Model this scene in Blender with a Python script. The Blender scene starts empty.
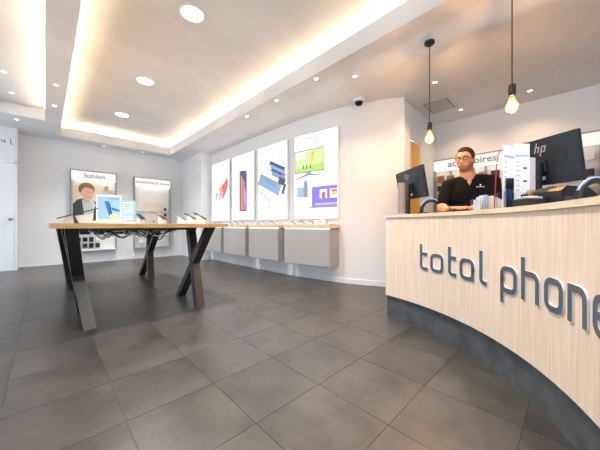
import bpy, bmesh, math, random
from mathutils import Vector, Matrix
random.seed(7)
PI = math.pi
scene = bpy.context.scene
COL = scene.collection

# ------------------------------------------------------------------ camera
cam_d = bpy.data.cameras.new('camera'); cam = bpy.data.objects.new('camera', cam_d); COL.objects.link(cam)
cam_d.sensor_width = 36.0; cam_d.sensor_fit = 'HORIZONTAL'
cam_d.lens = 36.0 * 264.63 / 600.0
cam_d.shift_y = -0.27 / 600.0
cam_d.clip_start = 0.02
YAW = 0.76668
cam.location = (0, 0, 0.98)
cam.rotation_euler = (PI / 2, 0, -YAW)
scene.camera = cam

# ------------------------------------------------------------------ world and exposure
w = bpy.data.worlds.new('daylight'); scene.world = w; w.use_nodes = True
bg = w.node_tree.nodes['Background']
bg.inputs[0].default_value = (0.70, 0.85, 1.0, 1); bg.inputs[1].default_value = 2.9
vs = scene.view_settings
vs.view_transform = 'Standard'; vs.look = 'None'; vs.gamma = 1.0; vs.use_curve_mapping = False
vs.exposure = 0.08

DOWN_W = 42.0      # large round downlights
SPOT_W = 7.0      # small recessed spots
COVE_E = 60.0      # cove strip emission
POSTER_E = 1.55    # lightbox front

# ------------------------------------------------------------------ materials
def srgb(r, g, b):
    def c(v):
        v /= 255.0
        return v / 12.92 if v <= 0.04045 else ((v + 0.055) / 1.055) ** 2.4
    return (c(r), c(g), c(b), 1)

def mat(name, col, rough=0.5, metal=0.0, spec=0.5, emit=None, estr=0.0, alpha=1.0, noise=None, trans=0.0):
    """noise = (scale xyz, colour2, detail, contrast)  colour mixed by world-space noise"""
    m = bpy.data.materials.new(name); m.use_nodes = True
    nt = m.node_tree; b = nt.nodes['Principled BSDF']
    b.inputs['Base Color'].default_value = col; b.inputs['Roughness'].default_value = rough
    b.inputs['Metallic'].default_value = metal; b.inputs['Specular IOR Level'].default_value = spec
    b.inputs['Alpha'].default_value = alpha
    if trans: b.inputs['Transmission Weight'].default_value = trans
    if emit: b.inputs['Emission Color'].default_value = emit; b.inputs['Emission Strength'].default_value = estr
    if noise:
        sc, c2, det, lo, hi = noise
        g = nt.nodes.new('ShaderNodeNewGeometry')
        mp = nt.nodes.new('ShaderNodeVectorMath'); mp.operation = 'MULTIPLY'; mp.inputs[1].default_value = sc
        n = nt.nodes.new('ShaderNodeTexNoise'); n.inputs['Scale'].default_value = 1.0; n.inputs['Detail'].default_value = det
        r = nt.nodes.new('ShaderNodeMapRange'); r.inputs[1].default_value = lo; r.inputs[2].default_value = hi
        mx = nt.nodes.new('ShaderNodeMix'); mx.data_type = 'RGBA'
        mx.inputs['A'].default_value = col; mx.inputs['B'].default_value = c2
        nt.links.new(g.outputs['Position'], mp.inputs[0]); nt.links.new(mp.outputs[0], n.inputs['Vector'])
        nt.links.new(n.outputs[0], r.inputs[0]); nt.links.new(r.outputs[0], mx.inputs['Factor'])
        nt.links.new(mx.outputs['Result'], b.inputs['Base Color'])
    return m

def emission(name, col, s):
    m = bpy.data.materials.new(name); m.use_nodes = True
    nt = m.node_tree; nt.nodes.clear()
    e = nt.nodes.new('ShaderNodeEmission'); o = nt.nodes.new('ShaderNodeOutputMaterial')
    e.inputs[0].default_value = col; e.inputs[1].default_value = s
    nt.links.new(e.outputs[0], o.inputs[0]); return m

def clear(name, tint, amount=0.18, rough=0.05):
    """clear acrylic or glass: mostly transparent with a glossy skin"""
    m = bpy.data.materials.new(name); m.use_nodes = True
    nt = m.node_tree; b = nt.nodes['Principled BSDF']; o = nt.nodes['Material Output']
    b.inputs['Base Color'].default_value = tint; b.inputs['Roughness'].default_value = rough
    t = nt.nodes.new('ShaderNodeBsdfTransparent'); x = nt.nodes.new('ShaderNodeMixShader')
    x.inputs[0].default_value = amount
    nt.links.new(t.outputs[0], x.inputs[1]); nt.links.new(b.outputs[0], x.inputs[2]); nt.links.new(x.outputs[0], o.inputs[0])
    return m

M = {}
M['wall'] = mat('wall paint', srgb(236, 237, 238), 0.7)
M['ceiling'] = mat('ceiling paint', srgb(232, 233, 235), 0.75, noise=((0.8, 1.3, 1.0), srgb(222, 223, 225), 4, .4, .6))
M['trim'] = mat('white trim', srgb(240, 241, 242), 0.45)
M['door'] = mat('white door lacquer', srgb(240, 241, 243), 0.4)
M['grout'] = mat('joint between tiles', srgb(52, 49, 47), 0.45)
def tile_mat():
    m = bpy.data.materials.new('dark stone tile'); m.use_nodes = True
    nt = m.node_tree; b = nt.nodes['Principled BSDF']; L = nt.links.new
    g = nt.nodes.new('ShaderNodeNewGeometry'); oi = nt.nodes.new('ShaderNodeObjectInfo')
    ad = nt.nodes.new('ShaderNodeVectorMath'); ad.operation = 'MULTIPLY_ADD'
    cmb = nt.nodes.new('ShaderNodeCombineXYZ'); cmb.inputs[0].default_value = 7; cmb.inputs[1].default_value = 5; cmb.inputs[2].default_value = 9
    sc = nt.nodes.new('ShaderNodeVectorMath'); sc.operation = 'SCALE'
    L(cmb.outputs[0], sc.inputs[0]); L(oi.outputs['Random'], sc.inputs['Scale'])
    ad.operation = 'ADD'; L(g.outputs['Position'], ad.inputs[0]); L(sc.outputs[0], ad.inputs[1])
    n1 = nt.nodes.new('ShaderNodeTexNoise'); n1.inputs['Scale'].default_value = 3.2; n1.inputs['Detail'].default_value = 8; n1.inputs['Roughness'].default_value = .62
    n2 = nt.nodes.new('ShaderNodeTexNoise'); n2.inputs['Scale'].default_value = 26; n2.inputs['Detail'].default_value = 6
    L(ad.outputs[0], n1.inputs['Vector']); L(ad.outputs[0], n2.inputs['Vector'])
    r1 = nt.nodes.new('ShaderNodeValToRGB')
    r1.color_ramp.elements[0].position = .32; r1.color_ramp.elements[0].color = srgb(56, 53, 50)
    r1.color_ramp.elements[1].position = .70; r1.color_ramp.elements[1].color = srgb(84, 79, 74)
    L(n1.outputs[0], r1.inputs[0])
    mx = nt.nodes.new('ShaderNodeMix'); mx.data_type = 'RGBA'; mx.blend_type = 'OVERLAY'; mx.inputs['Factor'].default_value = .22
    L(r1.outputs[0], mx.inputs['A']); L(n2.outputs[0], mx.inputs['B'])
    v = nt.nodes.new('ShaderNodeMapRange'); v.inputs[3].default_value = .96; v.inputs[4].default_value = 1.04; L(oi.outputs['Random'], v.inputs[0])
    hsv = nt.nodes.new('ShaderNodeHueSaturation'); L(mx.outputs['Result'], hsv.inputs['Color']); L(v.outputs[0], hsv.inputs['Value'])
    L(hsv.outputs[0], b.inputs['Base Color'])
    rr = nt.nodes.new('ShaderNodeMapRange'); rr.inputs[3].default_value = .29; rr.inputs[4].default_value = .37; L(n1.outputs[0], rr.inputs[0])
    L(rr.outputs[0], b.inputs['Roughness'])
    bp = nt.nodes.new('ShaderNodeBump'); bp.inputs['Strength'].default_value = .04; bp.inputs['Distance'].default_value = .004
    L(n2.outputs[0], bp.inputs['Height']); L(bp.outputs[0], b.inputs['Normal'])
    b.inputs['Specular IOR Level'].default_value = .5
    return m
M['tile'] = tile_mat()
M['counter_oak'] = mat('pale oak veneer, upright grain', srgb(238, 217, 196), 0.5, noise=((75, 75, 3.2), srgb(224, 198, 172), 6, .36, .70))
M['oak_top'] = mat('pale oak worktop', srgb(238, 216, 184), 0.45, noise=((6, 6, 40), srgb(222, 194, 156), 4, .35, .65))
M['table_oak'] = mat('oak table top', srgb(222, 180, 122), 0.45, noise=((4, 30, 60), srgb(190, 142, 86), 4, .35, .65))
M['shelf_oak'] = mat('pale oak shelf', srgb(232, 212, 186), 0.45, noise=((20, 5, 50), srgb(214, 188, 156), 4, .35, .65))
M['kick'] = mat('dark slate plinth', srgb(90, 93, 96), 0.5, noise=((9, 9, 9), srgb(68, 71, 74), 6, .35, .65))
M['letter'] = mat('blue grey lettering', srgb(82, 94, 108), 0.4, 0.1)
M['letter_side'] = mat('pale letter edge', srgb(225, 226, 228), 0.4)
M['black_steel'] = mat('black steel', srgb(30, 29, 29), 0.38, 0.0, .5, noise=((30, 30, 3), srgb(44, 40, 37), 4, .4, .6))
M['black'] = mat('black plastic', srgb(22, 22, 24), 0.4)
M['black_gloss'] = mat('black gloss', srgb(12, 12, 14), 0.12)
M['monitor'] = mat('blue black plastic', srgb(26, 31, 39), 0.30)
M['screen'] = mat('dark screen', srgb(12, 14, 18), 0.1)
M['grey_cab'] = mat('taupe grey laminate', srgb(176, 172, 168), 0.42)
M['grey_frame'] = mat('grey metal frame', srgb(156, 158, 162), 0.4, 0.1)
M['silver'] = mat('silver', srgb(190, 192, 196), 0.3, 0.7)
M['white'] = mat('white plastic', srgb(238, 239, 241), 0.4)
M['paper'] = mat('white paper', srgb(240, 242, 246), 0.6)
M['lilac'] = mat('pale lilac card', srgb(206, 190, 200), 0.6)
M['brown'] = mat('brown card', srgb(150, 112, 72), 0.6)
M['amber_door'] = mat('amber wood door', srgb(240, 186, 92), 0.5, noise=((20, 20, 2), srgb(222, 164, 70), 4, .4, .6))
M['blue'] = mat('blue print', srgb(40, 110, 190), 0.5)
M['navy'] = mat('navy', srgb(24, 40, 84), 0.35)
M['blue_edge'] = mat('pale blue glossy edge', srgb(150, 170, 235), 0.2)
M['steel_blue'] = mat('steel blue phone', srgb(96, 128, 158), 0.25)
M['cyan_phone'] = mat('bright blue phone', srgb(70, 160, 215), 0.25)
M['pink_phone'] = mat('salmon phone', srgb(222, 150, 140), 0.25)
M['red'] = mat('red cord', srgb(176, 24, 30), 0.45)
M['cream'] = mat('cream panel', srgb(244, 241, 235), 0.6)
M['blush'] = mat('blush card', srgb(236, 218, 204), 0.6)
M['skin'] = mat('skin', srgb(214, 158, 128), 0.5, noise=((14, 14, 14), srgb(206, 142, 112), 3, .35, .65))
M['beard'] = mat('stubble', srgb(158, 108, 84), 0.7)
M['hair'] = mat('dark brown hair', srgb(36, 22, 16), 0.7, noise=((160, 160, 30), srgb(58, 36, 24), 3, .35, .65))
M['shirt'] = mat('black cotton', srgb(11, 11, 12), 0.9, spec=.2)
M['jeans'] = mat('dark denim', srgb(34, 38, 52), 0.8)
M['lip'] = mat('lip', srgb(170, 92, 84), 0.5)
M['eye'] = mat('eye white', srgb(228, 224, 218), 0.2)
M['iris'] = mat('iris', srgb(44, 34, 28), 0.2)
M['acrylic'] = mat('clear acrylic', (.96, .98, 1, 1), 0.03, trans=1.0)
M['acrylic'].node_tree.nodes['Principled BSDF'].inputs['IOR'].default_value = 1.18
M['glass'] = clear('shelf glass', (.75, .92, .9, 1), .30)
M['acrylic_blue'] = clear('pale aqua acrylic', srgb(170, 214, 224), .55)
M['bulb_glass'] = clear('amber bulb glass', (1, .8, .5, 1), .07)
for _n in M['bulb_glass'].node_tree.nodes:
    if _n.type == 'BSDF_TRANSPARENT': _n.inputs[0].default_value = (1, .74, .36, 1)
M['warm_led'] = emission('warm cove strip', (1, .72, .42, 1), COVE_E)
M['lamp_disc'] = emission('downlight disc', (1, .96, .90, 1), 5.0)
M['spot_disc'] = emission('spot disc', (1, .97, .93, 1), 6.0)
M['filament'] = emission('glowing filament', (1, .62, .24, 1), 14.0)
M['lightbox'] = emission('white lightbox film', (.97, .985, 1, 1), POSTER_E)
M['header_box'] = emission('lit header film', (1, .97, .93, 1), 0.95)
def film(name, rgb, s=POSTER_E * .72):
    return emission('backlit ' + name, srgb(*[v + (255-v)*.22 for v in rgb]), s)
M['sign_grey'] = mat('grey print', srgb(128, 128, 130), 0.6)
M['print_dark'] = mat('dark print', srgb(52, 54, 60), 0.6)
M['print_tan'] = mat('tan print', srgb(190, 140, 110), 0.6)

# ------------------------------------------------------------------ mesh helpers
class MB:
    def __init__(s): s.v = []; s.f = []; s.smooth = False
    def add(s, vs_, fs):
        o = len(s.v); s.v += [tuple(p) for p in vs_]; s.f += [tuple(i + o for i in f) for f in fs]; return s
    def box(s, x0, x1, y0, y1, z0, z1, T=None):
        p = [(x0,y0,z0),(x1,y0,z0),(x1,y1,z0),(x0,y1,z0),(x0,y0,z1),(x1,y0,z1),(x1,y1,z1),(x0,y1,z1)]
        if T: p = [T @ Vector(q) for q in p]
        return s.add(p, [(0,3,2,1),(4,5,6,7),(0,1,5,4),(1,2,6,5),(2,3,7,6),(3,0,4,7)])
    def bbox(s, x0, x1, y0, y1, z0, z1, b=.004, T=None):
        """box with chamfered edges"""
        bm = bmesh.new(); bmesh.ops.create_cube(bm, size=1)
        for v in bm.verts: v.co = Vector(((x0+x1)/2 + v.co.x*(x1-x0), (y0+y1)/2 + v.co.y*(y1-y0), (z0+z1)/2 + v.co.z*(z1-z0)))
        bmesh.ops.bevel(bm, geom=bm.edges[:], offset=b, segments=2, affect='EDGES', profile=.6)
        bm.verts.index_update()
        p = [v.co.copy() for v in bm.verts]; fs = [[v.index for v in f.verts] for f in bm.faces]; bm.free()
        if T: p = [T @ q for q in p]
        return s.add(p, fs)
    def quad(s, a, b, c, d): return s.add([a, b, c, d], [(0, 1, 2, 3)])
    def prism(s, poly, z0, z1, T=None):
        """poly: list of (x,y), counter-clockwise"""
        n = len(poly)
        p = [(x, y, z0) for x, y in poly] + [(x, y, z1) for x, y in poly]
        if T: p = [T @ Vector(q) for q in p]
        return s.add(p, [tuple(range(n))[::-1], tuple(range(n, 2*n))] + [(i, (i+1) % n, n+(i+1) % n, n+i) for i in range(n)])
    def tube(s, pts, r, n=8, caps=True):
        pts = [Vector(p) for p in pts]; rs = r if isinstance(r, (list, tuple)) else [r]*len(pts)
        o = len(s.v); up = None
        for i, p in enumerate(pts):
            t = (pts[min(i+1, len(pts)-1)] - pts[max(i-1, 0)]).normalized()
            if up is None:
                up = Vector((0,0,1)) if abs(t.z) < .9 else Vector((1,0,0))
            a = t.cross(up).normalized(); b = a.cross(t).normalized(); up = b
            for k in range(n):
                q = p + (a*math.cos(2*PI*k/n) + b*math.sin(2*PI*k/n))*rs[i]; s.v.append(tuple(q))
        for i in range(len(pts)-1):
            for k in range(n):
                s.f.append((o+i*n+k, o+i*n+(k+1) % n, o+(i+1)*n+(k+1) % n, o+(i+1)*n+k))
        if caps:
            s.f.append(tuple(o+k for k in range(n))[::-1]); m = o+(len(pts)-1)*n
            s.f.append(tuple(m+k for k in range(n)))
        return s
    def lathe(s, prof, n=20, c=(0,0,0)):
        """prof: list of (r,z)"""
        o = len(s.v)
        for r, z in prof:
            for k in range(n): s.v.append((c[0]+r*math.cos(2*PI*k/n), c[1]+r*math.sin(2*PI*k/n), c[2]+z))
        for i in range(len(prof)-1):
            for k in range(n):
                s.f.append((o+i*n+k, o+i*n+(k+1) % n, o+(i+1)*n+(k+1) % n, o+(i+1)*n+k))
        s.f.append(tuple(o+k for k in range(n))[::-1]); m = o+(len(prof)-1)*n
        s.f.append(tuple(m+k for k in range(n)))
        return s
    def build(s, name, material, parent=None, smooth=False, T=None):
        me = bpy.data.meshes.new(name)
        vv = [tuple(T @ Vector(p)) for p in s.v] if T else s.v
        me.from_pydata(vv, [], s.f); me.update()
        bm = bmesh.new(); bm.from_mesh(me); bmesh.ops.recalc_face_normals(bm, faces=bm.faces[:]); bm.to_mesh(me); bm.free()
        me.materials.append(M[material] if isinstance(material, str) else material)
        if smooth:
            for p in me.polygons: p.use_smooth = True
        o = bpy.data.objects.new(name, me); COL.objects.link(o)
        if parent: o.parent = parent
        return o

def tag(o, label, cat, group=None):
    o['label'] = label; o['category'] = cat
    if group: o['group'] = group
    return o
def struct(o, label=None):
    o['kind'] = 'structure'
    if label: o['label'] = label
    return o
def thing(name, label, cat, loc=(0,0,0), rz=0.0, group=None):
    o = bpy.data.objects.new(name, None); COL.objects.link(o); o.empty_display_size = .05
    o.location = loc; o.rotation_euler = (0, 0, rz)
    return tag(o, label, cat, group)
def copy_tree(o, parent=None):
    c = o.copy(); COL.objects.link(c); c.parent = parent
    for ch in list(o.children): copy_tree(ch, c)
    return c
def text_mesh(txt, size, extrude=.0008, shear=0.0, align='CENTER'):
    cu = bpy.data.curves.new('text', 'FONT'); cu.body = txt; cu.size = size; cu.extrude = extrude; cu.offset = size*.009
    cu.align_x = align; cu.align_y = 'CENTER'; cu.resolution_u = 3
    ob = bpy.data.objects.new('text', cu); COL.objects.link(ob)
    dg = bpy.context.evaluated_depsgraph_get(); dg.update()
    me = bpy.data.meshes.new_from_object(ob.evaluated_get(dg))
    bpy.data.objects.remove(ob); return me
def text(name, txt, size, material, parent, T, extrude=.0008):
    """T maps text plane (x right, y up, z toward the reader) to the parent frame; one mesh per word"""
    ms = [text_mesh(wd, size, extrude, 0.0, 'LEFT') for wd in txt.split(' ')]
    ws = [max(v.co.x for v in me.vertices) for me in ms]; gap = size*.28
    x = -(sum(ws) + gap*(len(ws)-1))/2
    for me, wd in zip(ms, ws):
        me.transform(T @ Matrix.Translation((x, 0, 0))); x += wd + gap
        me.materials.clear(); me.materials.append(M[material] if isinstance(material, str) else material)
        o = bpy.data.objects.new(name, me); COL.objects.link(o); o.parent = parent
def frame(origin, xdir, ydir):
    x = Vector(xdir).normalized(); y = Vector(ydir).normalized(); z = x.cross(y)
    m = Matrix((x, y, z)).transposed().to_4x4(); m.translation = Vector(origin); return m
def light(name, kind, loc, energy, col=(1, .95, .88), size=.1, rot=(0,0,0), spot=None, blend=.6, parent=None):
    d = bpy.data.lights.new(name, kind); d.energy = energy; d.color = col
    if kind == 'AREA': d.shape = 'DISK'; d.size = size; d.spread = math.radians(112)
    elif kind == 'SPOT': d.shadow_soft_size = size; d.spot_size = spot; d.spot_blend = blend
    else: d.shadow_soft_size = size
    o = bpy.data.objects.new(name, d); COL.objects.link(o); o.location = loc; o.rotation_euler = rot
    if parent: o.parent = parent
    return o

# ------------------------------------------------------------------ plan of the room
SOF, OUT, REC = 3.06, 2.97, 3.43        # soffit, outer ceiling, recessed ceiling
YB = 8.825                              # back wall
X0, X1, Y0 = -3.2, 5.65, -3.4
WC = [(3.41,7.3),(3.415,6.5),(3.42,5.6),(3.43,4.7),(3.45,3.95),(3.50,3.35),(3.59,2.85),(3.71,2.46),(3.86,2.12),(4.03,1.84)]
def catmull(C, n=6):
    C = [Vector(c) for c in C]; Q = [2*C[0]-C[1]] + C + [2*C[-1]-C[-2]]; out = []
    for i in range(1, len(Q)-2):
        p0, p1, p2, p3 = Q[i-1:i+3]
        for k in range(n):
            t = k/n; out.append(.5*((2*p1)+(p2-p0)*t+(2*p0-5*p1+4*p2-p3)*t*t+(3*p1-p0-3*p2+p3)*t**3))
    out.append(C[-1]); return out
curve = catmull(WC)

# ---- floor of square tiles
TS, TX, TY = 0.4589, 1.209, 1.550
b = MB(); b.box(X0, X1+.2, Y0, YB+.1, -.08, -.0018)
floor = struct(b.build('floor', 'grout'), 'dark grey stone-look tiled floor')
tm = MB(); g = .0007
tm.add([(g,g,-.004),(TS-g,g,-.004),(TS-g,TS-g,-.004),(g,TS-g,-.004),(g+.001,g+.001,0),(TS-g-.001,g+.001,0),(TS-g-.001,TS-g-.001,0),(g+.001,TS-g-.001,0)],
       [(4,5,6,7),(0,1,5,4),(1,2,6,5),(2,3,7,6),(3,0,4,7)])
first = tm.build('tile', 'tile', floor)
spots_ = []
for i in range(-12, 13):
    for j in range(-12, 18):
        x, y = TX + i*TS, TY + j*TS
        if x < X0 or x+TS > X1+.2 or y < Y0 or y+TS > YB+.1: continue
        cx_, cy_ = x+TS/2, y+TS/2
        Fd = cx_*math.sin(YAW)+cy_*math.cos(YAW); Rd = cx_*math.cos(YAW)-cy_*math.sin(YAW)
        vis = Fd > .5 and abs(Rd) < Fd*1.2+.3 and cx_ < 3.6 and not (math.hypot(cx_-.767, cy_-1.687) > 2.2 and cy_ < 1.4)
        spots_.append((0 if vis else 1, Fd if vis else abs(Fd), x, y))
spots_.sort()
rest = MB()
for k, (_, _, x, y) in enumerate(spots_):
    if k == 0: first.location = (x, y, 0)
    elif k < 290:
        o = first.copy(); COL.objects.link(o); o.parent = floor; o.location = (x, y, 0)
    else:
        rest.add([(p[0]+x, p[1]+y, p[2]) for p in tm.v], tm.f)
ro = rest.build('remaining_tiles', 'tile', floor); ro['kind'] = 'stuff'

# ---- walls
b = MB(); b.box(-.43, 3.4, YB, YB+.12, 0, 3.2); struct(b.build('wall_back', 'wall'), 'white painted back wall')
b = MB(); b.box(X0, -1.42, 8.37, 8.50, 0, 3.2); b.box(-.455, -.43, 8.37, YB+.12, 0, 3.2); b.box(-1.42, -.455, 8.37, 8.5, 2.31, 3.2)
struct(b.build('wall_left', 'wall'), 'white wall with a door beside the back wall')
b = MB(); b.box(3.105, 3.6, 7.17, 7.32, 0, 3.2)
b.prism([(3.105,7.3),(3.6,7.3),(3.6,YB+.1),(3.192,YB+.1)], 0, 3.2)
struct(b.build('wall_pier', 'wall'), 'white pier in the back corner')
b = MB()
inner = [(p.x, p.y) for p in curve]
outer = []
for i, p in enumerate(curve):
    t = (curve[min(i+1, len(curve)-1)] - curve[max(i-1, 0)]).normalized(); n = Vector((-t.y, t.x))
    outer.append((p.x + n.x*.10, p.y + n.y*.10))
outer[-1] = (4.13, 1.86); outer[-2] = (4.05, 2.05)
for i in range(len(inner)-1):
    a0, a1, o0, o1 = inner[i], inner[i+1], outer[i], outer[i+1]
    b.quad((*a0,0),(*a1,0),(*a1,3.1),(*a0,3.1))
b.quad((*inner[-1],0),(4.10,1.88,0),(4.10,1.88,3.1),(*inner[-1],3.1))
struct(b.build('wall_right', 'wall', smooth=False), 'curved white wall carrying the lightbox posters')
b = MB(); b.box(4.08, 4.34, 1.88, 1.91, 0, 3.1); b.box(4.861, X1+.1, 1.93, 2.05, 0, 3.1); b.box(4.34, 4.861, 1.90, 1.93, 2.42, 3.1)
struct(b.build('wall_passage', 'wall'), 'white wall with a passage door behind the counter')
b = MB(); b.box(X1, X1+.12, Y0, 2.0, 0, 3.1); struct(b.build('wall_counter', 'wall'), 'white wall behind the counter')
# unseen shop front behind the camera: open mullions, plus added panels that block daylight
b = MB()
for y in (-3.4, -.6, 2.2, 5.0, 8.3): b.box(X0-.05, X0+.05, y-.05, y+.05, 0, 3.2)
b.box(X0-.05, X0+.05, Y0, 8.4, 2.75, 3.3); b.box(X0-.05, X0+.05, Y0, 8.4, 0, .25)
for x in (-3.2, -1.0, 1.2, 3.4): b.box(x-.05, x+.05, Y0-.05, Y0+.05, 0, 3.2)
b.box(X0, X1, Y0-.05, Y0+.05, 2.75, 3.2); b.box(1.2, X1, Y0-.05, Y0+.05, 0, 3.2); b.box(X0-.04, X0+.04, -.6, 2.2, 0, 3.2)  # solid panels added to keep daylight off the right side
struct(b.build('window_1', 'trim'), 'white shop front frame with added solid panels that block daylight')
# baseboards
b = MB(); b.box(-.43, 3.19, YB-.012, YB, 0, .09); struct(b.build('baseboard_back', 'trim'))
b = MB()
for i in range(len(inner)-1):
    p, q = Vector(inner[i]), Vector(inner[i+1]); n = Vector((q-p).normalized()); n = Vector((n.y, -n.x)) * .012
    b.add([(p.x,p.y,0),(q.x,q.y,0),(q.x+n.x,q.y+n.y,0),(p.x+n.x,p.y+n.y,0),(p.x,p.y,.08),(q.x,q.y,.08),(q.x+n.x,q.y+n.y,.08),(p.x+n.x,p.y+n.y,.08)],
          [(4,5,6,7),(2,3,7,6),(0,1,5,4)])
struct(b.build('baseboard_right', 'trim'))
b = MB(); b.prism([(3.093,7.158),(3.42,7.158),(3.42,7.17),(3.105,7.17),(3.192,YB-.01),(3.18,YB-.01)], 0, .09); struct(b.build('baseboard_pier', 'trim'))

# ---- doors
d1 = struct(bpy.data.objects.new('door_1', None), 'white flush door at the left'); COL.objects.link(d1); d1.location = (-.93, 8.40, 0)
MB().bbox(-.455, .455, -.03, .02, .012, 2.30, .004).build('door_leaf', 'door', d1)
MB().box(-.49, -.458, -.045, .02, 0, 2.335).box(.458, .49, -.045, .02, 0, 2.335).box(-.49, .49, -.045, .02, 2.303, 2.335).build('door_frame', 'trim', d1)
kb = MB().lathe([(.026,0),(.026,.008),(.012,.012),(.012,.035),(.030,.045),(.034,.062),(.024,.075),(.004,.078)], 16).build('door_knob', 'grey_frame', d1, True, Matrix.Translation((.395,-.03,1.10)) @ Matrix.Rotation(PI/2, 4, 'X'))
d2 = struct(bpy.data.objects.new('door_2', None), 'amber wooden door in the passage'); COL.objects.link(d2); d2.location = (4.61, 1.945, 0)
MB().bbox(-.265, .245, -.012, .02, .005, 2.41, .004).build('door_leaf', 'amber_door', d2)
MB().bbox(-.16, -.15, -.028, -.012, .9, 1.1, .002).build('door_pull', 'silver', d2)
sg = thing('door_sign', 'small grey lettered sign high above the white door', 'sign', (-.62, 8.369, 2.76))
MB().bbox(-.62, .16, -.012, .0, -.14, .14, .003).build('sign_panel', 'white', sg)
text('lettering', 'ns', .13, 'sign_grey', sg, frame((-.03,-.014,0), (1,0,0), (0,0,1)))
MB().box(.085, .097, -.016, -.012, -.05, .07).box(.085, .135, -.016, -.012, -.06, -.048).build('corner_mark', 'sign_grey', sg)

# ---- ceiling: soffit frame, two recesses, outer ceiling
CX0, CX1, CYB = .245, 2.685, 8.36
LX0, LYB = -2.3, 7.35
YN = -2.8
b = MB()
def flat(x0, x1, y0, y1, z): b.quad((x0,y0,z),(x1,y0,z),(x1,y1,z),(x0,y1,z))
flat(0, CX0, Y0, YB+.1, SOF); flat(CX1, 2.9, Y0, YB+.1, SOF); flat(CX0, CX1, CYB, YB+.1, SOF); flat(CX0, CX1, Y0, YN, SOF)
flat(X0, 0, LYB, YB+.1, SOF); flat(X0, LX0, Y0, LYB, SOF); flat(LX0, 0, Y0, YN, SOF)
sl_ = [(2.9 + .34*k/8, SOF + (OUT-SOF)*(.5-.5*math.cos(PI*k/8))) for k in range(9)]
for (xa, za), (xb, zb_) in zip(sl_, sl_[1:]): b.quad((xa,Y0,za),(xb,Y0,zb_),(xb,YB+.1,zb_),(xa,YB+.1,za))
flat(3.24, X1+.1, Y0, YB+.1, OUT)
ceiling = struct(b.build('ceiling', 'ceiling'), 'white ceiling with two lit recesses')
def recess(x0, x1, y0, y1, lip, d, top, led_z):
    """x0..y1: opening; d = (left, right, near, far) ledge depth behind the lip"""
    l = MB(); t = .022
    zs = SOF+.0015
    l.box(x0-t, x0, y0-t, y1+t, zs, SOF+lip); l.box(x1, x1+t, y0-t, y1+t, zs, SOF+lip)
    l.box(x0, x1, y1, y1+t, zs, SOF+lip); l.box(x0, x1, y0-t, y0, zs, SOF+lip)
    l.build('cove_lip', 'ceiling', ceiling)
    p = MB(); a0, a1, c0, c1 = x0-d[0], x1+d[1], y0-d[2], y1+d[3]
    p.quad((a0,c0,top),(a1,c0,top),(a1,c1,top),(a0,c1,top))
    zl = SOF+.012
    for q in (((a0,c0),(a0,c1)), ((a1,c0),(a1,c1)), ((a0,c1),(a1,c1)), ((a0,c0),(a1,c0))):
        p.quad((*q[0],zl),(*q[1],zl),(*q[1],top),(*q[0],top))
    for (u0,u1,w0,w1) in ((a0,x0,c0,c1),(x1,a1,c0,c1),(x0,x1,y1,c1),(x0,x1,c0,y0)):
        p.quad((u0,w0,zl),(u1,w0,zl),(u1,w1,zl),(u0,w1,zl))
    p.build('recess_panel', 'ceiling', ceiling)
    return a0, a1, c0, c1
recess(CX0, CX1, YN, CYB, .23, (.10, .20, .2, .20), REC, 3.1)
recess(LX0, 0, YN, LYB, .13, (.2, .11, .2, .2), 3.33, 3.1)
# LED tape lying on a batten behind each lip, just below the lip's top edge
for xa, xb, ya, yb, zz in ((CX1+.085, CX1+.105, YN, CYB+.09, 3.270), (CX0, CX1+.085, CYB+.085, CYB+.105, 3.270), (CX0-.075, CX0-.06, YN, CYB+.085, 3.272), (.06, .075, YN, LYB, 3.179)):
    MB().box(xa, xb, ya, yb, zz, zz+.008).build('led_strip', 'warm_led', ceiling)
    MB().box(xa-.004, xb+.004, ya, yb, SOF+.012, zz-.001).build('led_batten', 'trim', ceiling)

# ---- recessed lamps
dl = thing('ceiling_downlight', '', 'ceiling light')
MB().lathe([(.150,.0),(.150,-.012),(.122,-.016),(.122,-.004)], 32).build('bezel', 'white', dl, True)
MB().lathe([(.121,-.012),(.121,-.008)], 32).build('lamp_disc', 'lamp_disc', dl)
for k, (y, lab) in enumerate([(3.07, 'large round downlight in the recessed ceiling, nearest and largest'), (5.06, 'middle round downlight in the recessed ceiling'), (6.97, 'small-looking round downlight near the far end of the recess')]):
    o = dl if k == 0 else copy_tree(dl)
    o.location = (1.227, y, REC); tag(o, lab, 'ceiling light', 'round downlights')
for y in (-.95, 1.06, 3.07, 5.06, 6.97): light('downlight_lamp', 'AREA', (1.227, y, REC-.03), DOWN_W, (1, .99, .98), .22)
sp = thing('recessed_spot', '', 'spotlight')
MB().lathe([(.040,.0),(.040,-.006),(.029,-.008),(.029,-.002)], 20).build('bezel', 'white', sp, True)
MB().lathe([(.028,-.006),(.028,-.003)], 20).build('lamp_disc', 'spot_disc', sp)
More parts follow.
